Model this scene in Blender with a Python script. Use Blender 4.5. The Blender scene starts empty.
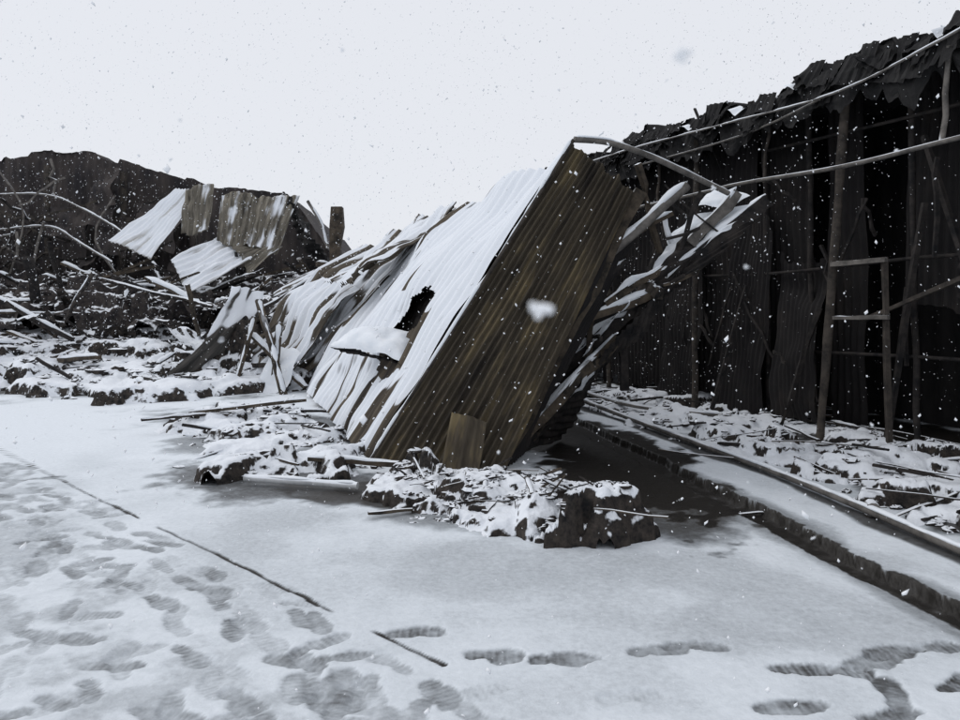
import bpy, math, random
import numpy as np
from mathutils import Vector
random.seed(7); rng=np.random.default_rng(7)
scene=bpy.context.scene
R=random.uniform

# ------------------------------------------------------------ noise helpers
LAT=rng.random((256,256))
def vnoise(x,y):
    x=np.asarray(x,float); y=np.asarray(y,float)
    xi=np.floor(x).astype(int); yi=np.floor(y).astype(int)
    fx=x-xi; fy=y-yi; fx=fx*fx*(3-2*fx); fy=fy*fy*(3-2*fy)
    a=LAT[xi%256,yi%256]; b=LAT[(xi+1)%256,yi%256]; c=LAT[xi%256,(yi+1)%256]; d=LAT[(xi+1)%256,(yi+1)%256]
    return (a*(1-fx)+b*fx)*(1-fy)+(c*(1-fx)+d*fx)*fy
def fbm(x,y,o=4):
    s=0; amp=.5; t=0
    for i in range(o):
        s=s+amp*vnoise(x*2**i+17.3*i,y*2**i+9.1*i); t+=amp; amp*=.5
    return s/t
def sstep(a,b,x):
    t=np.clip((x-a)/(b-a),0,1); return t*t*(3-2*t)

# ------------------------------------------------------------ materials
SNOW=(.78,.81,.855,1)
def nd(nt,typ,**k):
    n=nt.nodes.new(typ)
    for a,b in k.items(): setattr(n,a,b)
    return n
def mat(name,ca,cb,scale=4,rough=.85,snow=None,snow_n=.6,snow_scale=3,stretch=None,streak_snow=None,bump=.3,contrast=(.35,.65),cc=None,metal=0,spec=.2):
    m=bpy.data.materials.new(name); m.use_nodes=True; nt=m.node_tree; L=nt.links
    bs=nt.nodes['Principled BSDF']
    tc=nd(nt,'ShaderNodeTexCoord'); mp=nd(nt,'ShaderNodeMapping')
    if stretch:
        L.new(tc.outputs['UV'],mp.inputs['Vector']); mp.inputs['Scale'].default_value=(stretch[0],stretch[1],1)
    else:
        L.new(tc.outputs['Object'],mp.inputs['Vector'])
    n1=nd(nt,'ShaderNodeTexNoise'); n1.inputs['Scale'].default_value=scale; n1.inputs['Detail'].default_value=4; n1.inputs['Roughness'].default_value=.68
    L.new(mp.outputs[0],n1.inputs['Vector'])
    r=nd(nt,'ShaderNodeValToRGB'); r.color_ramp.elements[0].position=contrast[0]; r.color_ramp.elements[1].position=contrast[1]
    r.color_ramp.elements[0].color=(*ca,1); r.color_ramp.elements[1].color=(*cb,1)
    if cc:
        e=r.color_ramp.elements.new((contrast[0]+contrast[1])/2); e.color=(*cc,1)
    L.new(n1.outputs['Fac'],r.inputs['Fac'])
    col=r.outputs['Color']; fac=None
    n2=nd(nt,'ShaderNodeTexNoise'); n2.inputs['Detail'].default_value=4; n2.inputs['Scale'].default_value=snow_scale
    if streak_snow:
        mp2=nd(nt,'ShaderNodeMapping'); L.new(tc.outputs['UV'],mp2.inputs['Vector'])
        mp2.inputs['Scale'].default_value=(streak_snow[0],streak_snow[1],1); L.new(mp2.outputs[0],n2.inputs['Vector'])
        n2.inputs['Scale'].default_value=1
        mr=nd(nt,'ShaderNodeMapRange',interpolation_type='SMOOTHSTEP'); mr.inputs['From Min'].default_value=streak_snow[2]; mr.inputs['From Max'].default_value=streak_snow[3]
        n3=nd(nt,'ShaderNodeTexNoise'); n3.inputs['Scale'].default_value=.8; n3.inputs['Detail'].default_value=3
        L.new(tc.outputs['UV'],n3.inputs['Vector'])
        ad=nd(nt,'ShaderNodeMath',operation='MULTIPLY_ADD'); ad.inputs[1].default_value=.7; L.new(n3.outputs['Fac'],ad.inputs[0]); L.new(n2.outputs['Fac'],ad.inputs[2])
        ba=nd(nt,'ShaderNodeAttribute'); ba.attribute_name='bare'
        su=nd(nt,'ShaderNodeMath',operation='SUBTRACT'); L.new(ad.outputs[0],su.inputs[0]); L.new(ba.outputs['Fac'],su.inputs[1])
        L.new(su.outputs[0],mr.inputs['Value'])
        g=nd(nt,'ShaderNodeNewGeometry'); sx=nd(nt,'ShaderNodeSeparateXYZ'); L.new(g.outputs['Normal'],sx.inputs[0])
        up=nd(nt,'ShaderNodeMapRange'); up.inputs['From Min'].default_value=-.05; up.inputs['From Max'].default_value=.12; L.new(sx.outputs['Z'],up.inputs['Value'])
        mu=nd(nt,'ShaderNodeMath',operation='MULTIPLY'); L.new(mr.outputs[0],mu.inputs[0]); L.new(up.outputs[0],mu.inputs[1]); fac=mu.outputs[0]
    elif snow:
        L.new(tc.outputs['Object'],n2.inputs['Vector'])
        g=nd(nt,'ShaderNodeNewGeometry'); sx=nd(nt,'ShaderNodeSeparateXYZ'); L.new(g.outputs['Normal'],sx.inputs[0])
        ad=nd(nt,'ShaderNodeMath',operation='MULTIPLY_ADD'); ad.inputs[1].default_value=snow_n; L.new(n2.outputs['Fac'],ad.inputs[0]); L.new(sx.outputs['Z'],ad.inputs[2])
        mr=nd(nt,'ShaderNodeMapRange',interpolation_type='SMOOTHSTEP'); mr.inputs['From Min'].default_value=snow[0]+snow_n*.5; mr.inputs['From Max'].default_value=snow[1]+snow_n*.5
        L.new(ad.outputs[0],mr.inputs['Value']); fac=mr.outputs[0]
    if fac is not None:
        mx=nd(nt,'ShaderNodeMix',data_type='RGBA'); L.new(fac,mx.inputs['Factor']); L.new(col,mx.inputs['A']); mx.inputs['B'].default_value=SNOW
        col=mx.outputs['Result']
    L.new(col,bs.inputs['Base Color']); bs.inputs['Roughness'].default_value=rough; bs.inputs['Metallic'].default_value=metal
    bs.inputs['Specular IOR Level'].default_value=spec
    if bump:
        b=nd(nt,'ShaderNodeBump'); b.inputs['Strength'].default_value=bump; b.inputs['Distance'].default_value=.02
        L.new(n1.outputs['Fac'],b.inputs['Height']); L.new(b.outputs[0],bs.inputs['Normal'])
    return m

M_snow=mat('snow',(.73,.77,.82),(.82,.845,.88),scale=6,rough=.9,bump=.35)
M_char=mat('charred_debris',(.009,.009,.010),(.06,.05,.043),scale=11,snow=(.50,.64),snow_n=1.1,snow_scale=9,bump=.9)
M_heap=mat('charred_heap',(.014,.013,.015),(.06,.051,.047),scale=7,snow=(.78,.95),snow_n=1.1,snow_scale=4,bump=.8)
M_charbare=mat('charred_timber',(.012,.012,.013),(.045,.039,.036),scale=6,bump=.5)
M_timber=mat('scorched_timber',(.02,.018,.016),(.10,.080,.060),scale=5,snow=(.5,.75),snow_n=.6,bump=.5)
M_post=mat('scorched_post',(.024,.022,.021),(.085,.072,.061),scale=5,bump=.5)
M_pipe=mat('weathered_pipe',(.08,.075,.07),(.19,.175,.16),scale=7,snow=(.5,.75),snow_n=.5)
M_roof=mat('snowy_roof_sheet',(.025,.022,.021),(.12,.098,.072),scale=1,stretch=(9,.7),streak_snow=(5.0,.28,.56,.63),bump=.2)
M_roof2=mat('streaked_roof_sheet',(.03,.027,.024),(.16,.135,.105),scale=1,stretch=(7,.6),streak_snow=(4.6,.3,.78,.83),bump=.2)
M_rust=mat('rusted_corrugated_steel',(.028,.024,.021),(.25,.195,.105),cc=(.088,.073,.053),scale=1,stretch=(4.0,.8),bump=.15,contrast=(.32,.74),rough=.8)
M_tan=mat('faded_corrugated_steel',(.06,.055,.048),(.27,.245,.20),scale=1,stretch=(9,.9),streak_snow=(4,.5,.88,1.0),bump=.15)
M_burnt=mat('burnt_corrugated_steel',(.013,.012,.013),(.046,.038,.034),cc=(.024,.022,.022),scale=1,stretch=(1.6,.8),bump=.2,contrast=(.33,.78))
M_back=mat('sooted_back_wall',(.010,.010,.011),(.028,.026,.026),scale=1,stretch=(2,.7),bump=.2)
M_far=mat('burnt_far_wall_hazed',(.028,.026,.029),(.085,.072,.066),scale=1,stretch=(1.6,.5),bump=.3,contrast=(.34,.72))  # burnt tones lifted, snowfall haze put into the colour
M_torn=mat('torn_roof_edge',(.010,.010,.011),(.032,.031,.031),scale=3)

# ------------------------------------------------------------ mesh builder
class B:
    def __init__(s): s.v=[];s.f=[];s.m=[];s.uv=[];s.mats=[];s.sm=[]
    def mi(s,m):
        if m not in s.mats: s.mats.append(m)
        return s.mats.index(m)
    def grid(s,P,m,mask=None,UV=None,smooth=True):
        nu,nv=P.shape[:2]; o=len(s.v); s.v+= [tuple(p) for p in P.reshape(-1,3).tolist()]
        s.uv+= [tuple(p) for p in (UV.reshape(-1,2).tolist() if UV is not None else [(0,0)]*(nu*nv))]
        k=s.mi(m)
        for i in range(nu-1):
            for j in range(nv-1):
                if mask is not None and not mask[i,j]: continue
                a=o+i*nv+j; s.f.append((a,a+nv,a+nv+1,a+1)); s.m.append(k); s.sm.append(smooth)
    def sweep(s,pts,prof,m,scales=None,cap=True,smooth=False):
        pts=[Vector(p) for p in pts]; n=len(pts); k=s.mi(m); o=len(s.v); q=len(prof)
        for i,p in enumerate(pts):
            t=(pts[min(i+1,n-1)]-pts[max(i-1,0)]).normalized()
            up=Vector((0,0,1)) if abs(t.z)<.95 else Vector((0,-1,0))
            sd=t.cross(up).normalized(); u2=sd.cross(t)
            sc=scales[i] if scales else 1
            for a,b in prof:
                w=p+sd*a*sc+u2*b*sc; s.v.append(tuple(w)); s.uv.append((a*10,i*.3))
        for i in range(n-1):
            for j in range(q):
                a=o+i*q+j; b=o+i*q+(j+1)%q; s.f.append((a,b,b+q,a+q)); s.m.append(k); s.sm.append(smooth)
        if cap:
            s.f.append(tuple(o+j for j in range(q))); s.m.append(k); s.sm.append(False)
            s.f.append(tuple(o+(n-1)*q+j for j in range(q))[::-1]); s.m.append(k); s.sm.append(False)
    def beam(s,p0,p1,w,h,m,seg=4,jit=.15,cap=0,rnd=False,wob=.02):
        p0=Vector(p0);p1=Vector(p1); pts=[]
        for i in range(seg+1):
            t=i/seg; e=1 if 0<i<seg else 0
            pts.append(p0.lerp(p1,t)+Vector((R(-1,1),R(-1,1),R(-1,1)))*wob*e)
        prof=[(-w/2,-h/2),(w/2,-h/2),(w/2,h/2),(-w/2,h/2)]
        if rnd: prof=[(math.cos(a*math.pi/4)*w/2,math.sin(a*math.pi/4)*h/2) for a in range(8)]
        s.sweep(pts,prof,m,[1+R(-jit,jit) for _ in pts],smooth=rnd)
        if cap: s.cap(pts,w,h,cap)
    def cap(s,pts,w,h,th):
        out=[];n=max(6,int((Vector(pts[-1])-Vector(pts[0])).length/.08)); m=len(pts)-1
        for i in range(n+1):
            t=i/n*m; k=min(int(t),m-1); out.append(Vector(pts[k]).lerp(Vector(pts[k+1]),t-k)+Vector((0,0,h/2-.004)))
        prof=[(-w*.52,0),(-w*.42,th*.6),(-w*.15,th),(w*.15,th),(w*.42,th*.6),(w*.52,0)]
        sc=[max(.12,-.1+1.9*float(fbm(i*.35+out[0].x*5,out[0].y*3,2))) for i in range(n+1)]; sc[0]=.2; sc[-1]=.2
        sc=[min(x,1.15) for x in sc]
        s.sweep(out,prof,M_snow,sc,smooth=True)
    def tube(s,pts,r,m,n=8,cap=0,sub=5):
        P=[Vector(p) for p in pts]; out=[]
        for i in range(len(P)-1):
            a=P[max(i-1,0)];b=P[i];c=P[i+1];d=P[min(i+2,len(P)-1)]
            for j in range(sub):
                t=j/sub; out.append(.5*((2*b)+(c-a)*t+(2*a-5*b+4*c-d)*t*t+(3*b-a-3*c+d)*t**3))
        out.append(P[-1])
        s.sweep(out,[(math.cos(k*2*math.pi/n)*r,math.sin(k*2*math.pi/n)*r) for k in range(n)],m,smooth=True)
        if cap: s.cap(out,r*1.7,r*1.6,cap)
    def sheet(s,c00,c10,c01,c11,m,period=.08,amp=.012,crump=.04,cs=1.5,sag=0,mask=None,per=8,nv=30,seed=0,ragged=0,maskfn=None,smooth=True,bend=None):
        # c00->c10 is across the ribs (u), c00->c01 along the ribs (v)
        c00,c10,c01,c11=[np.array(c,float) for c in (c00,c10,c01,c11)]
        Lu=max(np.linalg.norm(c10-c00),np.linalg.norm(c11-c01)); Lv=max(np.linalg.norm(c01-c00),np.linalg.norm(c11-c10))
        nu=int(min(700,max(8,Lu/period*per)))+1
        U,V=np.meshgrid(np.linspace(0,1,nu),np.linspace(0,1,nv),indexing='ij')
        s.lastUV=(U,V)
        Ub,Vb=U,V
        if ragged:
            Vb=V+(V-.5)*2*ragged*(fbm(U*Lu*3+seed,V*0+seed,3)-.5)*2*np.abs(V-.5)*2
        P=(c00*((1-Ub)*(1-Vb))[...,None]+c10*(Ub*(1-Vb))[...,None]+c01*((1-Ub)*Vb)[...,None]+c11*(Ub*Vb)[...,None])
        N=np.cross(c10-c00,c01-c00); N/=np.linalg.norm(N)
        off=amp*np.sin(U*Lu/period*2*math.pi)+crump*2*(fbm(U*Lu*cs+seed*3.1,V*Lv*cs+seed,3)-.5)+sag*np.sin(U*math.pi)*np.sin(V*math.pi)
        if bend is not None: off=off+bend(U,V)
        P=P+N*off[...,None]
        mk=None
        if maskfn is not None: mk=maskfn(U,V)[:-1,:-1]
        s.grid(P,m,mk,np.stack([U*Lu+seed*7,V*Lv+seed*3],-1),smooth)
    def chunk(s,c,sx,sy,sz,m,seed):
        nu,nv=9,6; a0=R(0,6)
        P=np.zeros((nu,nv,3))
        for j in range(nv):
            ph=-math.pi/2+math.pi*j/(nv-1)
            for i in range(nu):
                th=a0+2*math.pi*i/(nu-1)
                rr=.45+1.1*float(vnoise(math.cos(th)*2.2+seed*3.3+5,math.sin(th)*2.2+ph*2.1+seed*1.7))
                P[i,j]=(c[0]+sx*rr*math.cos(ph)*math.cos(th),c[1]+sy*rr*math.cos(ph)*math.sin(th),c[2]+sz*rr*math.sin(ph))
        s.grid(P,m,None,None,False)
    def obj(s,name,parent=None):
        me=bpy.data.meshes.new(name); me.from_pydata(s.v,[],s.f)
        for m in s.mats: me.materials.append(m)
        me.polygons.foreach_set('material_index',s.m); me.polygons.foreach_set('use_smooth',s.sm)
        uv=me.uv_layers.new(name='UVMap'); li=np.zeros(len(me.loops),int); me.loops.foreach_get('vertex_index',li)
        uv.data.foreach_set('uv',np.array(s.uv)[li].ravel())
        me.update(); ob=bpy.data.objects.new(name,me); scene.collection.objects.link(ob)
        if parent: ob.parent=parent
        return ob
def setbare(ob,arr):
    at=ob.data.attributes.new('bare','FLOAT','POINT'); at.data.foreach_set('value',arr.ravel().astype(np.float32))
def empty(name):
    e=bpy.data.objects.new(name,None); scene.collection.objects.link(e); return e

# ------------------------------------------------------------ ground sheet
def spread(core,lim,g):
    core=list(core); st=core[-1]-core[-2]; x=core[-1]; hi=[]
    while x<lim: st=min(st*g,lim/3); x+=st; hi.append(x)
    st=core[1]-core[0]; x=core[0]; lo=[]
    while x>-lim: st=min(st*g,lim/3); x-=st; lo.append(x)
    return np.array(lo[::-1]+core+hi)
xs=spread(np.arange(-3.4,3.4,.0125),3000,1.045)
ys=np.concatenate([np.arange(2.4,5.6,.0125),np.arange(5.6,9,.02),np.arange(9,16,.05)]); ys=spread(ys,3000,1.09)
X,Y=np.meshgrid(xs,ys,indexing='ij')
near=(np.abs(X)<40)&(np.abs(Y)<60)
Z=.05*(fbm(X*.35+3,Y*.35+8,3)-.5)+.010*(fbm(X*5,Y*5,3)-.5)
Z=np.where(near,Z,0)
wet=np.zeros_like(X)
n1=fbm(X*1.3+40,Y*1.3+12,5); n2=fbm(X*6+4,Y*6+2,4); n3=fbm(X*14+4,Y*14+22,3); n4=fbm(X*.6+14,Y*.6+2,4)
gx,gy=-5.12,8.0; dx,dy=(-.18+5.12),(3.31-8.0); gl=math.hypot(dx,dy); dx/=gl; dy/=gl
sd=-((X-gx)*dy-(Y-gy)*dx)
sd=-sd if ((-3-gx)*dy-(3-gy)*dx)>0 else sd
along=(X-gx)*dx+(Y-gy)*dy
tro=sstep(-.1,.9,sd)*sstep(10,6,Y)
wet+=tro*(.05+.20*sstep(.44,.62,n2*.5+n1*.5)+.10*n3)
wet+=(1-tro)*(.02+sstep(.42,.72,n1)*.20+.08*sstep(.45,.6,n4))*sstep(10,5,Y)
gd=np.abs(sd+.010*(n2-.5)*2)
jw=np.where(along>3.1,.012,.009)*(.45+1.1*n2)
brk=(1-sstep(3.55,3.65,along)*sstep(3.95,3.85,along))*(1-sstep(5.98,6.05,along)*sstep(6.4,6.3,along))*(.65+.35*sstep(.35,.5,fbm(along*3+3,along*0,4)))
line=np.exp(-(gd/jw)**4)*brk*(along<6.85)*(along>-3)
Z-=.010*line
def patch(cx,cy,rx,ry,ang,val,soft=.35,amp=.9):
    global wet
    c,s_=math.cos(ang),math.sin(ang); a=((X-cx)*c+(Y-cy)*s_)/rx; b=(-(X-cx)*s_+(Y-cy)*c)/ry
    d=np.sqrt(a*a+b*b)+amp*(n1-.5)*2+.8*(n2-.5); wet=np.maximum(wet,val*sstep(1+soft,1-soft,d)*(.8+.4*n2))
patch(-1.75,6.6,1.2,.65,-.5,.66); patch(-1.3,6.25,.6,.35,-.5,.80,.3); patch(-2.6,8.2,1.2,.5,-.5,.5)
patch(-.1,6.2,1.1,.6,0,.85,.3); patch(.7,5.6,.9,.35,-.1,.66); patch(0,5.5,.8,.3,0,.55,.5)
patch(1.05,8.6,.75,2.9,.18,1.15,.2,.5); patch(1.2,6.8,.55,1.1,.2,1.1,.25,.6); patch(1.4,5.6,.5,.5,.2,.72,.5,.8)
patch(-3,10,1.8,.8,-.4,.6); patch(.3,4.3,1.8,.5,-.05,.30,.6); patch(1.2,3.7,1.4,.45,-.1,.30,.6); patch(-.3,4.6,1.0,.4,-.1,.3,.6)
patch(3.8,7.6,.8,2.6,.3,1.05,.4); patch(3.6,6.2,.6,1.0,.3,.9,.4); patch(4.6,9,1.4,6,.35,1.2,.2,.3)
patch(-7,15.5,4.5,2.6,0,1.0,.5,.6); patch(-9,22,9,6,0,1.1,.4,.4)
# slush beside the pipe and along the drain
px_=np.interp(Y,[3.5,4.7,5.53,6.6,8,10,12],[3.25,3.0,2.87,2.7,2.35,1.85,1.28]); pd=np.abs(X-px_+.02)+.10*(n1-.5)*2
wet=np.maximum(wet,.75*sstep(.13,.05,pd)*(Y<13)*(Y>2))
wet=np.maximum(wet,line*1.1)
cxl=2.45-.206*(Y-3.83)
cd=np.abs(X-cxl+.06*(n2-.5)+.04*(n3-.5)+.10*(n1-.5)); cw=.12+.008*(Y-3.8)
ch=sstep(cw+.012,cw-.012,cd)*(Y<13)*(Y>-5); chw=sstep(cw+.05,cw+.01,cd+.08*(n3-.5))*(Y<13)*(Y>-5)
wet=np.maximum(wet,.5*sstep(cw+.22,cw+.02,cd+.25*(n1-.5))*(Y<13)*(Y>-5))
Z-=.08*ch; wet=np.maximum(wet,chw*(.96+.5*(n3-.5)))
wet=np.where(np.abs(Y)<60,wet,0)
def foot(cx,cy,ang,depth,w,L=.30):
    i0,i1=np.searchsorted(xs,[cx-.25,cx+.25]); j0,j1=np.searchsorted(ys,[cy-.25,cy+.25])
    if i1-i0<3 or j1-j0<3: return
    x=X[i0:i1,j0:j1]-cx; y=Y[i0:i1,j0:j1]-cy; c,s_=math.cos(ang),math.sin(ang)
    a=(x*c+y*s_)/(L/.30); b=(-x*s_+y*c)*R(.8,1.15)
    bb=b+R(-.012,.012)*np.sin(a*14)
    d1=np.sqrt(((a-.04)/.115)**2+(bb/.054)**2); d2=np.sqrt(((a+.09)/.06)**2+(bb/.040)**2)
    d=np.minimum(d1,d2)+.8*(n3[i0:i1,j0:j1]-.5)+.6*(n2[i0:i1,j0:j1]-.5)
    m=sstep(1.14,.86,d)
    Z[i0:i1,j0:j1]+=-depth*m
    tr=1+R(.05,.16)*np.sin(a*2*math.pi/.034)
    wet[i0:i1,j0:j1]=np.maximum(wet[i0:i1,j0:j1],m*w*tr*(.55+.8*n3[i0:i1,j0:j1]))
for (x,y,a,w) in [(-.31,3.62,.05,.72),(.07,3.38,.0,.62),(.36,3.35,.05,.7),(.82,3.42,.02,.66),(1.0,3.46,0,.6),(1.40,3.25,.0,.75),(1.58,3.24,.05,.7),
   (1.90,3.44,.3,.7),(1.75,3.34,.2,.6),(2.12,3.48,.1,.7),(2.02,3.16,.5,.75),(1.69,3.07,1.2,.75),(1.22,2.95,.1,.72),(1.58,2.90,.3,.7),(2.25,3.03,.0,.6),(.62,3.02,.2,.3),
   (-.75,3.5,.7,.5),(-.55,3.02,1.3,.6),(-.95,3.0,-.8,.5)]:
    foot(x,y,a,.012,w*.88)
wd=math.atan2(dy,dx)
for k in range(240):
    y=2.5+4.8*random.random()**1.3; al=(y-gy)/dy
    xr=-.66*y+R(0,1)*( .66*y + (gx+dx*al) )
    if xr>gx+dx*al-.05: continue
    foot(xr,y,wd+math.pi*random.randint(0,1)+R(-.6,.6) if random.random()<.7 else R(0,6.28),R(.003,.009),R(.25,.52),R(.22,.32))
Z+=.004*(n3-.5)*near
nx,ny=X.shape
V=np.stack([X,Y,Z],-1).reshape(-1,3)
idx=np.arange(nx*ny).reshape(nx,ny)
F=np.stack([idx[:-1,:-1],idx[1:,:-1],idx[1:,1:],idx[:-1,1:]],-1).reshape(-1,4)
me=bpy.data.meshes.new('ground'); me.vertices.add(len(V)); me.vertices.foreach_set('co',V.ravel())
me.loops.add(F.size); me.loops.foreach_set('vertex_index',F.ravel().astype(np.int32)); me.polygons.add(len(F))
me.polygons.foreach_set('loop_start',np.arange(0,F.size,4,dtype=np.int32)); me.polygons.foreach_set('loop_total',np.full(len(F),4,np.int32))
me.update(); me.validate()
me.polygons.foreach_set('use_smooth',np.ones(len(F),bool))
at=me.attributes.new('wet','FLOAT','POINT'); at.data.foreach_set('value',np.clip(wet,0,1.2).ravel().astype(np.float32))
g=bpy.data.objects.new('ground',me); scene.collection.objects.link(g)
m=bpy.data.materials.new('snowy_ground'); m.use_nodes=True; nt=m.node_tree; L=nt.links; bs=nt.nodes['Principled BSDF']
a=nd(nt,'ShaderNodeAttribute'); a.attribute_name='wet'
tc=nd(nt,'ShaderNodeTexCoord'); nz=nd(nt,'ShaderNodeTexNoise'); nz.inputs['Scale'].default_value=26; nz.inputs['Detail'].default_value=5; nz.inputs['Roughness'].default_value=.72
L.new(tc.outputs['Object'],nz.inputs['Vector'])
mm=nd(nt,'ShaderNodeMath',operation='MULTIPLY_ADD'); L.new(nz.outputs['Fac'],mm.inputs[0]); mm.inputs[1].default_value=.36
sb=nd(nt,'ShaderNodeMath',operation='SUBTRACT'); L.new(a.outputs['Fac'],sb.inputs[0]); sb.inputs[1].default_value=.16; L.new(sb.outputs[0],mm.inputs[2])
rp=nd(nt,'ShaderNodeValToRGB'); cr=rp.color_ramp
cr.elements[0].position=.0; cr.elements[0].color=(.76,.80,.845,1); cr.elements[1].position=1; cr.elements[1].color=(.022,.020,.018,1)
for p,c in [(.2,(.63,.67,.71)),(.45,(.36,.385,.41)),(.7,(.12,.125,.13)),(.85,(.050,.047,.044))]:
    e=cr.elements.new(p); e.color=(*c,1)
L.new(mm.outputs[0],rp.inputs['Fac']); L.new(rp.outputs['Color'],bs.inputs['Base Color'])
mr=nd(nt,'ShaderNodeMapRange'); mr.inputs['From Min'].default_value=.2; mr.inputs['From Max'].default_value=.9; mr.inputs['To Min'].default_value=.9; mr.inputs['To Max'].default_value=.42
L.new(mm.outputs[0],mr.inputs['Value']); L.new(mr.outputs[0],bs.inputs['Roughness']); bs.inputs['Specular IOR Level'].default_value=.15
bp=nd(nt,'ShaderNodeBump'); bp.inputs['Strength'].default_value=.35; bp.inputs['Distance'].default_value=.015; L.new(nz.outputs['Fac'],bp.inputs['Height']); L.new(bp.outputs[0],bs.inputs['Normal'])
me.materials.append(m)

# ------------------------------------------------------------ right burnt warehouse
O=np.array([4.43,7.07]); D=np.array([-.338,.941]); N=np.array([.941,.338])
def W(a,z,off=0): 
    p=O+D*a+N*off; return (p[0],p[1],z)
wh=empty('burnt_warehouse')
b=B()
b.sheet(W(-6.5,-.1,2.2),W(15,-.1,2.2),W(-6.5,4.3,2.2),W(15,4.3,2.2),M_back,period=.3,amp=.02,crump=.05,cs=.8,seed=40,per=4,nv=20)
for (a0,a1,of,zt,sd_,z0) in [(-6,-1.3,1.0,4.1,1,-.1),(-1.0,-.35,.9,3.4,2,-.1),(.35,1.3,1.0,4.15,12,1.6),(1.75,2.35,.9,4.15,3,-.1),(2.4,3.3,.7,4.15,13,-.1),(3.35,5.1,.55,4.1,4,-.1),(5.15,8.0,.7,4.1,5,-.1),(7.9,14,.62,4.1,6,-.1)]:
    b.sheet(W(a0,z0,of),W(a1,z0,of+R(-.06,.06)),W(a0+R(-.1,.1),zt,of),W(a1+R(-.1,.1),zt,of),M_burnt,period=.12,amp=.022,crump=.07,cs=.9,seed=sd_,per=7,nv=40,ragged=.10)
b.sheet(W(1.9,-.05,.2),W(2.7,-.05,.25),W(2.1,2.3,.6),W(2.9,2.2,.6),M_burnt,period=.08,amp=.014,crump=.12,seed=9,nv=24,ragged=.2)
b.sheet(W(2.9,-.05,.25),W(3.8,-.05,.15),W(2.9,2.7,.5),W(3.7,2.9,.5),M_burnt,period=.08,amp=.014,crump=.12,seed=10,nv=24,ragged=.2)
b.sheet(W(4.3,-.05,.15),W(5.3,-.05,.25),W(4.3,3.0,.5),W(5.2,2.8,.5),M_burnt,period=.08,amp=.014,crump=.12,seed=11,nv=24,ragged=.2)
b.obj('wall_sheets',wh)
b=B()
b.beam(W(1.6,-.05),(4.16,8.5,4.0),.10,.10,M_post,seg=10,rnd=True,wob=.008)
for a_ in (4.1,6.6,9.1,11.6): b.beam(W(a_,-.05,.1),W(a_-.05,4.1,.1),.09,.09,M_post,seg=8,rnd=True,wob=.01)
b.beam(W(-.9,-.05),W(-.85,4.15),.11,.11,M_post,seg=8,rnd=True)
b.beam(W(-3.4,-.05),W(-3.4,4.15),.11,.11,M_post,seg=8,rnd=True)
b.beam(W(.08,3.12,.0),W(.0,4.0,.0),.05,.05,M_pipe,rnd=True)
b.beam(W(2.75,3.12,.2),W(2.65,3.9,.2),.05,.05,M_post,rnd=True)
b.beam(W(5.2,3.12,.2),W(5.2,3.9,.2),.05,.05,M_post,rnd=True)
for a_ in (3.0,-.3,.75,2.2): b.beam(W(a_,-.05,.5),W(a_+.1,4.0,.5),.07,.07,M_charbare,seg=8,rnd=True,wob=.015)
b.obj('posts',wh)
b=B()
b.tube([W(-6,3.12,-.05),W(-2,3.13,-.05),W(-.1,3.1,-.05),W(1.2,3.06,-.06),W(2.9,3.12,-.05),W(4,3.12,0),W(8,3.1,0),W(14,3.1,0)],.025,M_pipe)
b.tube([W(-6,4.3,-.16),W(-1.5,4.25,-.16),W(-.1,4.02,-.18),W(1.2,3.84,-.2),W(3.0,3.92,-.18),W(5.6,4.05,-.16),W(8,4.1,-.1)],.012,M_pipe,cap=.014)
b.tube([W(-1.2,2.0,.45),W(.5,2.05,.45),W(3,1.95,.45),W(6,2.0,.5)],.02,M_charbare)
b.tube([W(-1.2,1.0,.55),W(.5,1.0,.5),W(2.4,.95,.5)],.02,M_charbare)
b.tube([W(-1.2,3.6,.45),W(.5,3.55,.45),W(3,3.6,.45)],.02,M_charbare)
b.tube([W(1.5,3.86,-.1),W(3.0,3.76,0),W(5.6,3.8,0)],.014,M_pipe)
b.beam(W(.75,2.02,.05),W(1.45,2.0,.02),.05,.05,M_pipe,cap=.012,wob=.005)
b.beam(W(.72,1.42,.05),W(1.42,1.4,.02),.04,.04,M_pipe,cap=.012,wob=.005)
b.beam(W(.75,.0,.1),W(.8,2.05,.08),.05,.05,M_post,wob=.006)
b.beam(W(1.1,1.38,.1),W(-.4,1.95,.15),.04,.04,M_post,wob=.005)
b.beam(W(.9,.0,.2),W(.55,2.6,.35),.05,.05,M_charbare)
b.beam(W(2.3,.0,.05),W(1.9,1.5,.3),.05,.05,M_charbare)
b.beam(W(3.6,.0,.0),W(3.2,1.8,.3),.05,.05,M_charbare)
b.beam(W(-.6,.0,.3),W(.6,3.3,.4),.05,.05,M_charbare,wob=.01)
for k in range(34):
    a_=R(-1,6); z=R(.2,3.6); b.beam(W(a_,z,R(.2,.5)),W(a_+R(-.7,.7),z+R(-1,1.2),R(.2,.5)),R(.02,.04),R(.02,.04),M_charbare,seg=5,wob=.03)
b.obj('girts_and_rails',wh)
b=B()
nA=560; A=np.linspace(-6,14,nA); V_=np.linspace(0,1,12)
AA,VV=np.meshgrid(A,V_,indexing='ij')
top=4.16+.42*(fbm(A*1.1+2,A*0,4)-.45)+.20*(fbm(A*7+2,A*0+4,3)-.5)+.12*sstep(.60,.64,fbm(A*2.2+9,A*0+3,2))+.14*sstep(1.2,-.4,A)
bot=3.70+.5*(fbm(A*2+8,A*0+2,4)-.5)+.3*(fbm(A*9+8,A*0+2,2)-.5)
ZZ=bot[:,None]*(1-VV)+top[:,None]*VV
OF=.02+.22*(fbm(AA*3,VV*3+5,3)-.5)+.12*VV
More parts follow.
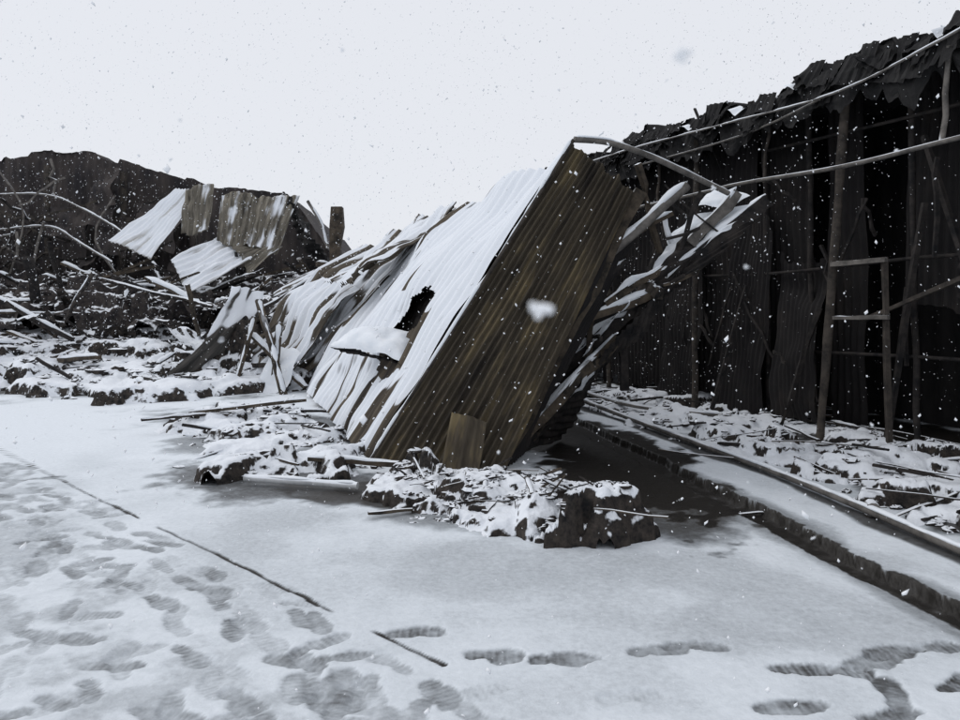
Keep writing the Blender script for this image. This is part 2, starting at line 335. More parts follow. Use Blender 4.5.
P=np.stack([O[0]+D[0]*AA+N[0]*OF,O[1]+D[1]*AA+N[1]*OF,ZZ],-1)
b.grid(P,M_torn,None,None,False)
OFr=np.linspace(.1,7,30); A2,R2=np.meshgrid(A,OFr,indexing='ij')
ZR=top[:,None]-.02+.036*(R2-.1)+.18*(fbm(A2*1.2,R2*1.2,3)-.5)*sstep(0,1,R2)
P=np.stack([O[0]+D[0]*A2+N[0]*R2,O[1]+D[1]*A2+N[1]*R2,ZR],-1); b.grid(P,M_torn,None,None,False)
for a_,l in [(.05,.10),(1.9,.22),(4.0,.2),(3.0,.15)]:
    zt=float(np.interp(a_,A,top)); b.sheet(W(a_,zt-.16,-.06),W(a_+l,zt-.04,-.06),W(a_,zt-.02,.12),W(a_+l,zt+.03,.12),M_snow,period=.2,amp=.01,crump=.05,nv=8)
for k in range(90):
    a_=R(-1.5,7); zt=float(np.interp(a_,A,top)); l=R(.1,.4)
    b.sheet(W(a_,zt-R(.1,.45),-.04),W(a_+l,zt-R(.1,.45),-R(.02,.12)),W(a_+R(-.1,.1),zt+R(-.10,.03),.1),W(a_+l,zt+R(-.1,.05),.1),M_torn,period=.1,amp=.01,crump=.08,cs=3,nv=6,seed=k,per=4,smooth=False)
b.obj('roof_remains',wh)

# ------------------------------------------------------------ left burnt warehouse (far)
wl=empty('burnt_warehouse')
b=B()
def wallprof(name,pts,y,dep,mat_,seed):
    xs_=np.arange(pts[0][0],pts[-1][0],.05); stp=np.floor(xs_/.75)
    zt=np.interp(xs_,[p[0] for p in pts],[p[1] for p in pts])+.22*(vnoise(stp*3.3+seed,stp*0+.3)-.5)+.06*(fbm(xs_*5+seed,xs_*0,3)-.5)
    Vv=np.linspace(0,1,30); XX,VV=np.meshgrid(xs_,Vv,indexing='ij'); ZZ=zt[:,None]*VV-.1
    YY=y+.035*np.sin(XX/.25*6.28)+.35*(fbm(XX*.5+seed,ZZ*.5,4)-.5)+dep*(XX-pts[0][0])+.10*(vnoise(np.floor(XX/.75)*2.7,XX*0)-.5)
    b.grid(np.stack([XX,YY,ZZ],-1),mat_,None,np.stack([XX,ZZ],-1),True)
    Rr=np.linspace(0,9,12); XX,RR=np.meshgrid(xs_,Rr,indexing='ij'); ZZ=zt[:,None]-.12-.06*RR+.2*(fbm(XX,RR,3)-.5)*(RR>0.5)
    b.grid(np.stack([XX,y+RR+dep*(XX-pts[0][0])+.02,ZZ],-1),mat_,None,np.stack([XX,RR],-1),True)
wallprof('w',[(-26,5.8),(-20,6.2),(-16,6.3),(-15.9,6.45),(-14.6,6.6),(-13.0,6.65),(-12.3,6.4),(-9.5,5.65),(-9.05,5.4)],25,0,M_far,1)
wallprof('w2',[(-9.4,5.2),(-8.7,5.4),(-7,5.3),(-6.2,5.2),(-5.9,4.8),(-5.3,3.9),(-4.6,2.8),(-3.8,2.2)],24.2,0,M_far,5)
b.obj('walls',wl)
b=B()
for xp in (-19,-16.4,-14,-11.5,-9.2): b.beam((xp,24.3,0),(xp+R(-.1,.1),24.3,R(5.0,6.0)),.16,.14,M_post,seg=8,wob=.03)
b.beam((-19,24.2,4.4),(-9.2,24.2,4.1),.09,.12,M_post,seg=12,wob=.05); b.beam((-19,24.2,2.6),(-9.2,24.2,2.4),.09,.12,M_charbare,seg=12,wob=.05)
def L20(pts,r,m=M_pipe,cap=.0): b.tube(pts,r,m,cap=cap,sub=4)
L20([(-16.5,23,3.6),(-14.8,23,3.75),(-13.2,23,3.85),(-12,22.5,3.3),(-10.8,22,2.7)],.035,cap=.03)
L20([(-15.4,23.5,4.9),(-13.6,23.5,4.9),(-12.2,23,4.4),(-10.5,22,3.6),(-9.6,21,3.1)],.03,cap=.03)
L20([(-15,23,4.2),(-13,23,2.6),(-12.4,22.6,1.0)],.04,M_charbare)
L20([(-12.8,22,3.9),(-13.1,22,2.4),(-12.2,21.6,.8)],.04,M_pipe)
L20([(-17,24,5.2),(-14,24,3.0),(-11,23.6,3.2)],.03,M_charbare)
L20([(-14.8,23,5.6),(-14.0,23,4.2),(-14.3,22.6,2.0)],.03,M_pipe)
L20([(-11.2,23,4.8),(-11.6,22.6,3.4),(-10.2,22.4,1.6)],.035,M_pipe)
for k in range(46):
    x=R(-17,-6); z=R(.5,4.8); b.beam((x,R(22,24.0),z),(x+R(-1.4,1.4),R(22,24.0),max(.2,z+R(-1.8,1.2))),R(.04,.09),R(.04,.08),random.choice([M_charbare,M_post,M_pipe]),seg=5,wob=.1,cap=random.choice([0,0,.04]))
for k in range(14):
    x=R(-17,-8); z=R(1.5,4.5); w_=R(.6,1.6); h_=R(.6,1.6)
    b.sheet((x,R(23.2,24),z),(x+w_,R(23.2,24),z+R(-.4,.4)),(x+R(-.3,.3),24.2,z+h_),(x+w_,24.2,z+h_),M_far,period=.3,amp=.03,crump=.3,cs=1.5,nv=12,seed=50+k,per=5)
b.obj('frame_remains',wl)

def sheetobj(name,cs_,m_,**k):
    bb=B(); bb.sheet(*cs_,m_,**k); o=bb.obj(name); 
    md=o.modifiers.new('th','SOLIDIFY'); md.thickness=.012
    return o
y=20
M_sa=mat('snow_sheet_a',(.22,.21,.19),(.5,.49,.47),scale=1,stretch=(8,.6),streak_snow=(4,.4,.58,.8))
sheetobj('torn_roof_sheet',[(-9.95,y,3.2),(-8.45,y-.8,2.65),(-8.55,y+1.1,4.7),(-7.6,y+.6,4.6)],M_sa,period=.2,amp=.03,crump=.10,seed=21,per=6)
sheetobj('torn_roof_sheet',[(-7.95,y,3.3),(-7.15,y-.2,3.47),(-7.85,y,4.6),(-7.1,y,4.7)],M_tan,period=.16,amp=.03,crump=.16,seed=22,per=6,ragged=.1)
sheetobj('torn_roof_sheet',[(-6.9,y,4.5),(-4.9,y+.3,4.35),(-6.9,y-.4,3.1),(-5.3,y-.3,2.85)],M_tan,period=.16,amp=.035,crump=.18,seed=23,per=6,ragged=.1)
sheetobj('torn_roof_sheet',[(-7.85,y-1,2.7),(-7.1,y-1.7,1.75),(-6.8,y+.3,3.45),(-5.9,y-.6,2.65)],M_sa,period=.2,amp=.03,crump=.16,seed=24,per=6)
sheetobj('torn_roof_sheet',[(-6.8,y-.2,3.35),(-5.9,y-.8,2.3),(-6.2,y+.2,3.3),(-5.2,y-.2,3.0)],M_tan,period=.16,amp=.03,crump=.2,seed=25,per=6)
sheetobj('torn_roof_sheet',[(-5.1,y,4.3),(-3.7,y,2.4),(-5.6,y+1,4.6),(-4.5,y+1,2.2)],M_torn,period=.2,amp=.03,crump=.3,seed=26,per=6)
bb=B(); bb.beam((-3.75,19,0),(-3.62,19,3.95),.30,.26,M_timber,seg=8,cap=.0,wob=.03); bb.beam((-4.1,18.8,2.5),(-3.5,19.2,2.4),.12,.12,M_timber,cap=.05)
bb.tube([(-4.35,18.9,4.1),(-4.0,18.9,3.5),(-3.85,18.9,2.9)],.04,M_pipe,cap=.04); bb.obj('wooden_post')

# ------------------------------------------------------------ collapsed roof (main subject)
cr_=empty('collapsed_metal_roof')
b=B()
def hole(U,V):
    d=np.sqrt(((U-.205)/.062)**2+((V-.425+(U-.2)*.6)/.115)**2)+.7*(fbm(U*60,V*14,3)-.5)
    h2=np.sqrt(((U-.17)/.03)**2+((V-.33)/.04)**2)+.5*(fbm(U*60,V*14,3)-.5)
    return (d>1)&(h2>1)
b.sheet((-1.085,7.4,0.02),(-3.35,14.0,.05),(.86,7.0,3.07),(-.75,14.0,3.0),M_roof,period=.2,amp=.026,crump=.13,cs=.9,sag=-.12,seed=1,per=10,nv=120,maskfn=hole,
   bend=lambda U,V:-.10*np.sin(V*math.pi)+.12*np.sin(U*17)*sstep(.3,1,V)*sstep(0,.15,U)+.05*np.abs(np.sin(U*23+2))*sstep(.25,.4,U))
U,V=b.lastUV
st=fbm(U*46+3,V*1.5,3)
bare=.5*sstep(.54,.62,st)*sstep(.42,.05,V)*sstep(.55,.2,U)
bare+=.5*sstep(.016,.004,np.abs(U-.33-.02*(V-.5)))*sstep(.75,.6,V)*sstep(.4,.5,fbm(V*5,U*0,2))
bare+=.5*sstep(.02,.006,np.abs(U-.62-.03*np.sin(V*4)))*sstep(.1,.3,V)*.9+.5*sstep(.018,.006,np.abs(U-.80))+.5*sstep(.014,.004,np.abs(U-.47))*sstep(.45,.3,V)
dd=np.sqrt(((U-.18)/.07)**2+((V-.36)/.15)**2)+1.1*(st-.5); bare+=.6*sstep(1.1,.95,dd)
bare+=.3*sstep(.5,.6,fbm(U*50+30,V*2,3))*sstep(.9,.98,V)*sstep(.25,.4,U)
bare+=.28*sstep(.5,.62,fbm(U*34+30,V*2.5+3,3))*sstep(.5,.75,U)
bare-=.3*sstep(.5,.8,V)*sstep(.3,.2,U)
o=b.obj('snow_covered_slope',cr_); setbare(o,bare)
b=B()
b.sheet((-.95,7.6,-.1),(-3.1,14.0,-.1),(.9,7.3,2.8),(-.65,14.2,2.8),M_charbare,period=.2,amp=.02,crump=.1,cs=.9,sag=-.3,seed=2,per=4,nv=20)
b.obj('dark_tear_backing',cr_)  # added dark sheet under the slope, stands in for shade inside the tear
b=B()
b.sheet((-3.25,13.5,.0),(-5.6,17.6,.75),(-.95,13.7,2.95),(-3.2,18.5,2.75),M_roof2,period=.22,amp=.04,crump=.25,cs=.8,sag=-.15,seed=3,per=8,nv=50,
   bend=lambda U,V:.22*np.sin(U*14+1)*sstep(.1,1,V))
b.sheet((-5.0,16.6,.9),(-6.2,19,1.3),(-3.1,17.4,2.5),(-4.3,19.5,2.2),M_roof2,period=.2,amp=.04,crump=.3,cs=.8,seed=4,per=8,nv=40)
b.sheet((-1.9,11.4,1.9),(-2.7,13.2,1.9),(-.35,12,3.14),(-1.3,14.6,3.12),M_roof2,period=.2,amp=.03,crump=.25,cs=1.2,seed=14,per=8,nv=20)
b.sheet((-3.6,12.9,.1),(-4.7,14.6,.4),(-2.3,13.8,1.9),(-3.4,15.4,2.1),M_roof2,period=.2,amp=.04,crump=.3,cs=1.2,seed=15,per=8,nv=24)
b.obj('rear_sheets',cr_)
b=B()
b.sheet((-1.74,8.72,1.06),(-.80,8.1,.93),(-1.5,9.05,1.22),(-.72,8.7,1.20),M_snow,period=.5,amp=.0,crump=.07,cs=3,sag=.0,seed=5,per=16,nv=22,bend=lambda U,V:.17*(np.sin(U*math.pi)**.6)*(np.sin(V*math.pi)**.6))
b.sheet((-1.74,8.70,1.04),(-.83,8.09,.92),(-1.5,8.9,1.00),(-.75,8.5,.90),M_charbare,period=.1,amp=.01,crump=.05,cs=3,seed=6,nv=10)
b.obj('torn_flap',cr_)
b=B()
b.sheet((-1.09,7.38,-.02),(.22,7.02,-.03),(.865,6.985,3.08),(1.50,7.3,2.62),M_rust,period=.085,amp=.026,crump=.045,cs=1.1,sag=.06,seed=7,per=10,nv=90,ragged=.05)
b.tube([(-1.09,7.37,.0),(-.1,7.13,1.56),(.87,6.97,3.09)],.018,M_post,cap=.03)
b.sheet((-.36,7.03,.02),(.00,6.93,.02),(-.26,7.02,.56),(.07,6.92,.50),M_rust,period=.085,amp=.010,crump=.06,seed=8,nv=12,ragged=.15)
b.sheet((.2,7.1,.0),(.42,7.5,.05),(1.47,7.32,2.6),(1.62,7.8,2.25),M_burnt,period=.075,amp=.012,crump=.06,seed=9,per=8,nv=40)
b.obj('rusty_end_sheet',cr_)
b=B()
T=M_timber
b.beam((1.60,7.45,2.68),(.28,7.3,.15),.10,.13,T,seg=8,cap=.0)
b.tube([(1.28,7.5,2.05),(1.6,7.5,2.32),(1.85,7.55,2.55),(2.1,7.6,2.76)],.05,M_pipe,cap=.05)
b.tube([(.88,7.0,3.1),(1.23,7.1,3.09),(1.66,7.3,3.0),(2.15,7.6,2.86),(2.6,7.85,2.72)],.030,M_pipe,cap=.02)
b.beam((2.74,8.0,2.75),(2.24,8.0,2.2),.09,.12,M_pipe,seg=4,cap=.05)
b.beam((3.05,8.0,2.66),(.60,8.1,.62),.16,.14,M_charbare,seg=10,cap=.07)
b.beam((2.5,8.1,2.3),(.75,8.3,.45),.10,.12,M_charbare,seg=8,cap=.05)
b.beam((1.75,8.2,1.62),(.36,8.1,.35),.14,.18,M_charbare,seg=8,cap=.0)
b.beam((1.45,7.9,1.2),(.30,7.6,.05),.08,.12,T,seg=6,cap=.04)
b.beam((1.15,7.7,.95),(.40,7.5,.18),.07,.09,T,seg=6,cap=.04)
b.beam((1.62,7.7,3.0),(1.9,7.9,2.1),.05,.06,T,seg=4)
b.beam((1.95,7.9,2.45),(2.02,7.9,2.2),.05,.05,M_snow,seg=3)
b.beam((1.22,7.9,2.1),(1.15,7.9,1.0),.06,.07,T,seg=4)
b.beam((1.5,8.3,1.9),(1.6,8.3,.6),.08,.08,M_charbare,seg=4)
b.beam((2.2,8.1,2.1),(1.3,7.8,1.55),.06,.07,T,seg=5,cap=.06)
b.beam((1.9,8.0,1.7),(1.0,7.7,1.35),.06,.07,T,seg=5,cap=.06)
b.beam((1.62,7.9,1.55),(.62,7.9,1.15),.05,.06,M_charbare,seg=5,cap=.05)
b.beam((.9,7.5,1.9),(2.0,7.8,2.5),.05,.05,T,seg=5,cap=.03)
b.beam((.55,7.4,1.2),(1.5,7.7,2.0),.05,.05,M_charbare,seg=5,cap=.03)
b.beam((1.75,8.0,1.75),(1.95,8.0,1.66),.22,.12,M_post,seg=3,cap=.04)
b.tube([(1.35,8.0,2.4),(1.2,7.9,1.6),(.85,7.8,.9),(.42,7.7,.3)],.03,M_pipe)
for k in range(34):
    t=R(0,1); c=Vector((.5,8,.3)).lerp(Vector((2.5,8.1,2.4)),t)+Vector((R(-.3,.2),R(-.3,.6),R(-.2,.3)))
    d=Vector((R(-1,1),R(-.5,.5),R(-1,1)))*R(.15,.5); b.beam(c-d,c+d,R(.02,.05),R(.02,.05),random.choice([T,M_charbare,M_charbare]),seg=3)
b.obj('truss_timbers',cr_)
b=B()
b.sheet((3.1,7.95,2.68),(2.55,7.9,2.28),(2.3,8.3,2.5),(1.65,8.0,1.75),M_snow,period=.4,amp=.008,crump=.12,cs=2.2,seed=31,per=12,nv=22,ragged=.15)
b.sheet((3.14,7.94,2.66),(2.53,7.88,2.05),(2.2,8.1,2.3),(1.6,7.9,1.40),M_charbare,period=.2,amp=.02,crump=.10,cs=2,seed=32,nv=20,ragged=.1)
b.sheet((2.9,8.05,2.7),(2.55,8.0,2.62),(2.62,8.3,2.86),(2.35,8.2,2.6),M_snow,period=.4,amp=0,crump=.08,cs=3,seed=33,per=12,nv=10)
b.sheet((1.6,7.8,1.55),(1.0,7.7,1.05),(1.9,8.3,1.75),(1.3,8.2,1.15),M_snow,period=.4,amp=0,crump=.14,cs=3,seed=34,per=12,nv=14,ragged=.2)
b.sheet((1.05,7.7,.85),(.5,7.6,.3),(1.35,8.2,.95),(.75,8.2,.35),M_snow,period=.4,amp=0,crump=.16,cs=3,seed=35,per=12,nv=14,ragged=.2)
b.sheet((2.3,7.9,2.1),(1.3,7.7,1.05),(2.2,8.1,1.75),(1.2,7.9,.75),M_charbare,period=.1,amp=.012,crump=.1,cs=2,seed=36,nv=14,ragged=.2)
b.sheet((1.3,7.8,1.1),(.4,7.5,.05),(1.7,8.5,1.2),(.9,8.5,.0),M_charbare,period=.1,amp=.012,crump=.1,cs=2,seed=37,nv=14,ragged=.2)
b.obj('folded_sheets',cr_)

# ------------------------------------------------------------ debris piles
def pile(name,x0,x1,y0,y1,res,inside,nblob,rad,hh,nstick,slen,sth=.03,chunks=0,stick_h=.3,capr=.4,hmap=None,tilt=.4,mt0=None,steep=.12,asp=.4):
    mt0=mt0 or M_char
    e=empty(name); bb=B()
    gx_=np.arange(x0,x1,res); gy_=np.arange(y0,y1,res); XX,YY=np.meshgrid(gx_,gy_,indexing='ij')
    ZZ=np.full(XX.shape,-.08); k1=1/(rad[1]*1.2)
    wx=XX+rad[1]*.9*(fbm(XX*k1,YY*k1,5)-.5)*2; wy=YY+rad[1]*.9*(fbm(XX*k1+50,YY*k1,5)-.5)*2
    spots=[]; tries=0
    while len(spots)<nblob and tries<nblob*60:
        tries+=1; cx,cy=R(x0,x1),R(y0,y1); w=inside(cx,cy)
        if w<=0 or random.random()>w+.15: continue
        spots.append((cx,cy,w))
    for cx,cy,w in spots:
        rx=R(*rad); ry=rx*R(asp,1); an=R(0,3.14); h=R(*hh)*w; base=hmap(cx,cy) if hmap else 0
        c,s_=math.cos(an),math.sin(an); a=((wx-cx)*c+(wy-cy)*s_)/rx; q=(-(wx-cx)*s_+(wy-cy)*c)/ry
        d=np.sqrt(a*a+q*q) if random.random()<.6 else np.maximum(np.abs(a),np.abs(q)); tl=R(-tilt,tilt); p=R(2,6)
        z=base+(h*(1+tl*a))*(1-np.clip(d,0,1)**p)
        ZZ=np.where(d<1,np.maximum(ZZ,z-.05),ZZ)
    on=sstep(-.05,.05,ZZ)
    ZZ=ZZ+.04*(fbm(XX*9,YY*9,4)-.5)*on+steep*rad[0]*3*(fbm(XX*k1*4,YY*k1*4,4)-.5)*on
    keep=(ZZ>-.07); kk=keep[:-1,:-1]|keep[1:,:-1]|keep[:-1,1:]|keep[1:,1:]
    bb.grid(np.stack([XX,YY,ZZ],-1),mt0,kk,None,True); bb.obj('snow_capped_rubble',e)
    bb=B()
    def zat(x,y): 
        i=min(max(int((x-x0)/res),0),len(gx_)-1); j=min(max(int((y-y0)/res),0),len(gy_)-1); return max(0,ZZ[i,j])
    for k in range(chunks):
        cx,cy,w=random.choice(spots); cx+=R(-.3,.3)*rad[1]*2; cy+=R(-.3,.3)*rad[1]*2; s1=R(.25,.6)*rad[0]
        bb.chunk((cx,cy,zat(cx,cy)+s1*R(-.3,.2)),s1*R(.8,1.8),s1*R(.7,1.2),s1*R(.3,.7),mt0,R(0,50))
    for k in range(nstick):
        cx,cy,w=random.choice(spots); cx+=R(-.2,.2); cy+=R(-.2,.2); l=R(*slen); an=R(0,6.28); el=R(-.15,stick_h) if (random.random()<.88 or stick_h<.2) else R(.3,.8)
        z=zat(cx,cy)+R(-.02,.04); dv=Vector((math.cos(an)*math.cos(el),math.sin(an)*math.cos(el),math.sin(el)))*l
        th=sth*R(.5,1.6); mt=random.choice([M_char,M_charbare,M_charbare,M_timber]); c=th*.7 if random.random()<capr and l*math.sin(abs(el))<.5*l else 0
        bb.beam((cx,cy,z),Vector((cx,cy,z))+dv,th*R(1,1.8),th*R(.5,1),mt,seg=4,cap=c,rnd=random.random()<.3,wob=l*.012)
    bb.obj('sticks_and_scraps',e)
    return e
def ell(*es):
    def f(x,y):
        m=0
        for cx,cy,rx,ry in es: m=max(m,1-((x-cx)/rx)**2-((y-cy)/ry)**2)
        return m
    return f
pile('rubble_pile',-1.1,1.35,4.8,7.3,.0125,ell((0,5.8,.66,.6),(.80,5.15,.40,.2),(-.42,6.3,.5,.5),(.35,5.9,.5,.5),(.5,5.5,.4,.3)),80,(.09,.31),(.13,.42),34,(.12,.5),sth=.016,chunks=200,stick_h=.5,capr=.2,steep=.14)
pile('rubble_pile',-4.2,-.8,6.5,11.5,.022,ell((-1.7,7.5,.8,.6),(-2.4,8.6,1.0,.8),(-2.1,7.0,.6,.35),(-3.1,9.9,1.1,1.1),(-1.3,7.2,.35,.4)),120,(.14,.5),(.08,.30),14,(.3,.9),sth=.03,chunks=100,stick_h=.12,capr=.6)
lf=lambda x,y: (1 if (y>12.6+.9*math.sin(x*1.3)+(.0 if x>-9 else .6) and x<-2.6-(y-12)*.18 and x>-.72*y) else 0)
pile('wreckage_pile',-12,-2.6,11.2,17.5,.04,lambda x,y:lf(x,y)*(.6+.4*min(1,(y-12)/5)),300,(.2,.8),(.12,.55),44,(.5,1.6),sth=.06,chunks=200,stick_h=.3,capr=.6,hmap=lambda x,y:max(0,min(.5,(y-13)*.12)))
pile('wreckage_pile',-17,-3.4,16.5,23.5,.06,lambda x,y:lf(x,y),280,(.3,1.0),(.3,1.1),100,(.8,3.0),sth=.08,chunks=260,stick_h=.5,capr=.25,hmap=lambda x,y:.3+max(0,min(1.0,(y-16)*.2)),mt0=M_heap,steep=.45)
def rin(x,y):
    a=(x-O[0])*D[0]+(y-O[1])*D[1]; of=(x-O[0])*N[0]+(y-O[1])*N[1]
    px=np.interp(y,[3.5,4.7,5.53,8,12],[3.3,3.0,2.87,2.35,1.28])
    return 1 if (of<.6 and x>px+.25) else 0
pile('rubble_pile',1.6,5.6,4.3,13,.025,rin,150,(.12,.5),(.06,.24),80,(.3,1.3),sth=.022,chunks=240,stick_h=.08,capr=.3)

b=B()
for k in range(24):
    x=R(-12,-3.6); y=R(14,19); l=R(1.2,2.8); an=R(0,6.28); el=R(.1,.9)
    p=Vector((x,y,R(.3,.8))); q=p+Vector((math.cos(an)*math.cos(el),math.sin(an)*math.cos(el)*.5,math.sin(el)))*l
    if q.z>2.3: q.z=R(1.4,2.3)
    b.beam(p,q,R(.05,.14),R(.05,.1),random.choice([M_charbare,M_charbare,M_timber,M_char]),seg=5,cap=random.choice([0,.04,.05]),wob=.04)
for k in range(10):
    x=R(-9,-4.5); y=R(14.5,18); z=R(.5,1.1); a_=R(0,6.28); l=R(.4,.9); ux,uy=math.cos(a_)*l,math.sin(a_)*l
    b.sheet((x,y,z),(x+ux,y+uy,z+R(-.3,.3)),(x-uy*.7,y+ux*.7,z+R(0,.6)),(x+ux-uy*.7,y+uy+ux*.7,z+R(0,.5)),M_char,period=.16,amp=.02,crump=.2,cs=1.5,nv=12,seed=70+k,per=6,ragged=.2)
b.obj('fallen_timbers')
b=B()
b.sheet((-5.75,13.4,.1),(-5.1,14.2,.1),(-4.75,14.4,1.9),(-4.35,15.2,1.75),mat('snowy_bent_sheet',(.03,.03,.03),(.12,.11,.1),scale=1,stretch=(6,.6),streak_snow=(3,.5,.50,.64)),period=.4,amp=.02,crump=.16,cs=2,seed=41,per=10,nv=24,bend=lambda U,V:.34*np.sin(V*math.pi),ragged=.1)
b.sheet((-5.5,13.6,.0),(-4.3,13.6,.0),(-5.0,14.2,1.3),(-4.2,14.2,1.2),M_char,period=.3,amp=.02,crump=.25,cs=1.5,seed=42,nv=20,ragged=.2)
b.obj('bent_roof_sheet')
b=B()
for (p,q,w) in [((-3.9,13.2,1.6),(-3.3,12.6,.0),.1),((-4.1,13.4,1.0),(-3.0,12.9,.1),.12),((-3.6,13,0),(-3.5,13.1,1.2),.1),((-4.3,13.0,.0),(-4.0,13.3,1.3),.1)]:
    b.beam(p,q,w,.06,M_timber,cap=.05)
b.sheet((-3.9,12.9,.05),(-3.3,12.7,.05),(-3.7,13.3,.7),(-3.1,13.1,.75),M_snow,period=.4,amp=.01,crump=.1,cs=2,seed=45,nv=12,ragged=.2)
b.obj('leaning_boards')
for (p,q,w,t_) in [((-1.6,7.0,.12),(-.75,6.85,.10),.07,.03),((-3.6,9.3,.2),(-2.3,9.9,.28),.08,.03)]:
    b=B(); b.beam(p,q,w,.04,M_timber,seg=6,cap=t_,wob=.006); b.obj('snow_covered_board')
b=B(); b.tube([(-2.04,6.5,.06),(-1.55,6.38,.055),(-1.02,6.25,.05)],.032,mat('white_pipe_plastic',(.36,.37,.38),(.55,.56,.57),scale=6,snow=(.3,.5),snow_n=.5),n=12,cap=.02); b.obj('white_pipe')
b=B(); b.tube([(.95,13.4,.22),(1.28,12,.14),(1.85,10,.08),(2.35,8,.06),(2.7,6.6,.05),(2.87,5.53,.05),(3.0,4.7,.04),(3.25,3.5,.03),(3.6,2.2,.03)],.033,M_pipe,n=10,cap=.018)
b.tube([(2.93,5.62,.06),(2.89,5.5,.06)],.05,M_pipe,n=10); b.obj('drain_pipe')
b=B(); b.tube([(1.5,12.4,.5),(1.6,11.6,.2),(2.2,10.6,.1),(3.1,9.6,.12)],.03,M_pipe,cap=.03); b.obj('fallen_conduit')

# ------------------------------------------------------------ falling snow
def tri_mesh(V,F,name,mt):
    me=bpy.data.meshes.new(name); me.vertices.add(len(V)); me.vertices.foreach_set('co',V.ravel()); me.loops.add(F.size); me.loops.foreach_set('vertex_index',F.ravel().astype(np.int32))
    me.polygons.add(len(F)); me.polygons.foreach_set('loop_start',np.arange(0,F.size,3,dtype=np.int32)); me.polygons.foreach_set('loop_total',np.full(len(F),3,np.int32)); me.update(); me.validate()
    me.polygons.foreach_set('use_smooth',np.ones(len(F),bool)); me.materials.append(mt)
    fo=bpy.data.objects.new(name,me); scene.collection.objects.link(fo); return fo
mf=bpy.data.materials.new('snowflake'); mf.use_nodes=True; mf.node_tree.nodes['Principled BSDF'].inputs['Base Color'].default_value=(.88,.9,.93,1); mf.node_tree.nodes['Principled BSDF'].inputs['Roughness'].default_value=.9
nf=85000
c=np.stack([rng.uniform(-12,12,nf),1.3+15*rng.random(nf)**.8,rng.uniform(0,7.0,nf)],-1); r=.0017+.0072*rng.random(nf)**3.0
clump=fbm(c[:,0]*.9+5,c[:,2]*.9+c[:,1]*.5,3); kp=clump>rng.uniform(.25,.6,nf); c=c[kp]; r=r[kp]
nn=1500; c2=np.stack([rng.uniform(-2,2,nn),rng.uniform(.7,3,nn),rng.uniform(.2,3,nn)],-1); c=np.vstack([c,c2]); r=np.append(r,.0008+.0021*rng.random(nn)**1.5)
oc=np.array([(1,0,0),(-1,0,0),(0,1,0),(0,-1,0),(0,0,1),(0,0,-1)],float)
fi=np.array([(0,2,4),(2,1,4),(1,3,4),(3,0,4),(2,0,5),(1,2,5),(3,1,5),(0,3,5)])
n=len(c); jit=rng.uniform(.65,1.4,(n,6,1)); drift=rng.normal(0,.5,n)
dl=(oc[None]*jit*r[:,None,None]*np.array([1,1,1.3])); dl[:,:,0]+=dl[:,:,2]*drift[:,None]
V1=(c[:,None,:]+dl).reshape(-1,3); F1=(fi[None]+np.arange(n)[:,None,None]*6).reshape(-1,3)
t=(1+5**.5)/2; ico=np.array([(-1,t,0),(1,t,0),(-1,-t,0),(1,-t,0),(0,-1,t),(0,1,t),(0,-1,-t),(0,1,-t),(t,0,-1),(t,0,1),(-t,0,-1),(-t,0,1)])/math.sqrt(1+t*t)
f2=np.array([(0,11,5),(0,5,1),(0,1,7),(0,7,10),(0,10,11),(1,5,9),(5,11,4),(11,10,2),(10,7,6),(7,1,8),(3,9,4),(3,4,2),(3,2,6),(3,6,8),(3,8,9),(4,9,5),(2,4,11),(6,2,10),(8,6,7),(9,8,1)])
cc=[];rr=[]
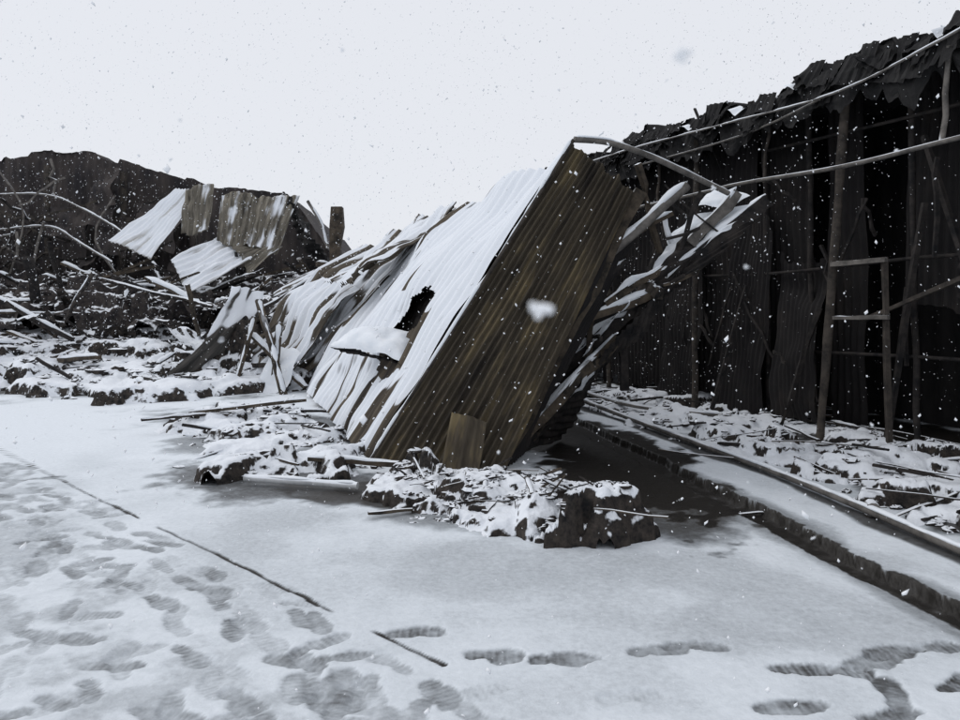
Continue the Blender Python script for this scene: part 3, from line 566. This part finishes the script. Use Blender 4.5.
for (x,y_,z,q) in [(.0176,.22,1.598,.0030),(.059,.22,1.6715,.0022),(-.11,.6,1.80,.0016),(.5,.9,1.78,.002),(.25,.8,1.72,.002),(-.33,.8,1.75,.0018),(.47,.9,1.45,.002),(-.2,.5,1.72,.0013),(.16,.45,1.62,.0012)]:
    for k in range(9):
        o_=rng.normal(0,.42,3)*q; cc.append((x+o_[0]*1.2,y_+o_[1],z+o_[2])); rr.append(q*rng.uniform(.35,.62))
cc=np.array(cc); rr=np.array(rr)
V2=(cc[:,None,:]+ico[None]*rr[:,None,None]).reshape(-1,3); F2=(f2[None]+np.arange(len(cc))[:,None,None]*12).reshape(-1,3)+len(V1)
tri_mesh(np.vstack([V1,V2]),np.vstack([F1,F2]),'falling_snow',mf)

# ------------------------------------------------------------ light
w=bpy.data.worlds.new('World'); scene.world=w; w.use_nodes=True; nt=w.node_tree; L=nt.links
bg=nt.nodes['Background']; sk=nt.nodes.new('ShaderNodeTexSky'); sk.sky_type='NISHITA'; sk.sun_disc=False
sk.sun_elevation=math.radians(45); sk.sun_rotation=math.radians(-70)
mx=nt.nodes.new('ShaderNodeMix'); mx.data_type='RGBA'; mx.inputs['Factor'].default_value=.95; L.new(sk.outputs[0],mx.inputs['A']); mx.inputs['B'].default_value=(8.15,8.35,8.85,1)
L.new(mx.outputs['Result'],bg.inputs['Color']); bg.inputs['Strength'].default_value=.1
sl=bpy.data.lights.new('sun','SUN'); sl.energy=.85; sl.angle=math.radians(40); sl.color=(1,.98,.95)
so=bpy.data.objects.new('sun',sl); scene.collection.objects.link(so)
az=math.radians(-70); el=math.radians(45); dv=Vector((math.sin(az)*math.cos(el),math.cos(az)*math.cos(el),math.sin(el)))
so.rotation_euler=(-dv).to_track_quat('-Z','Y').to_euler(); so.location=(0,0,20)
# ------------------------------------------------------------ camera
cam=bpy.data.cameras.new('camera'); co=bpy.data.objects.new('camera',cam); scene.collection.objects.link(co)
co.location=(0,0,1.6); co.rotation_euler=(math.radians(90),0,0); cam.sensor_width=36; cam.lens=28.1; cam.shift_y=-.0625; cam.clip_start=.05; cam.clip_end=6000
cam.dof.use_dof=True; cam.dof.focus_distance=7.5; cam.dof.aperture_fstop=10
scene.camera=co
scene.view_settings.view_transform='Standard'; scene.view_settings.look='None'; scene.view_settings.exposure=0
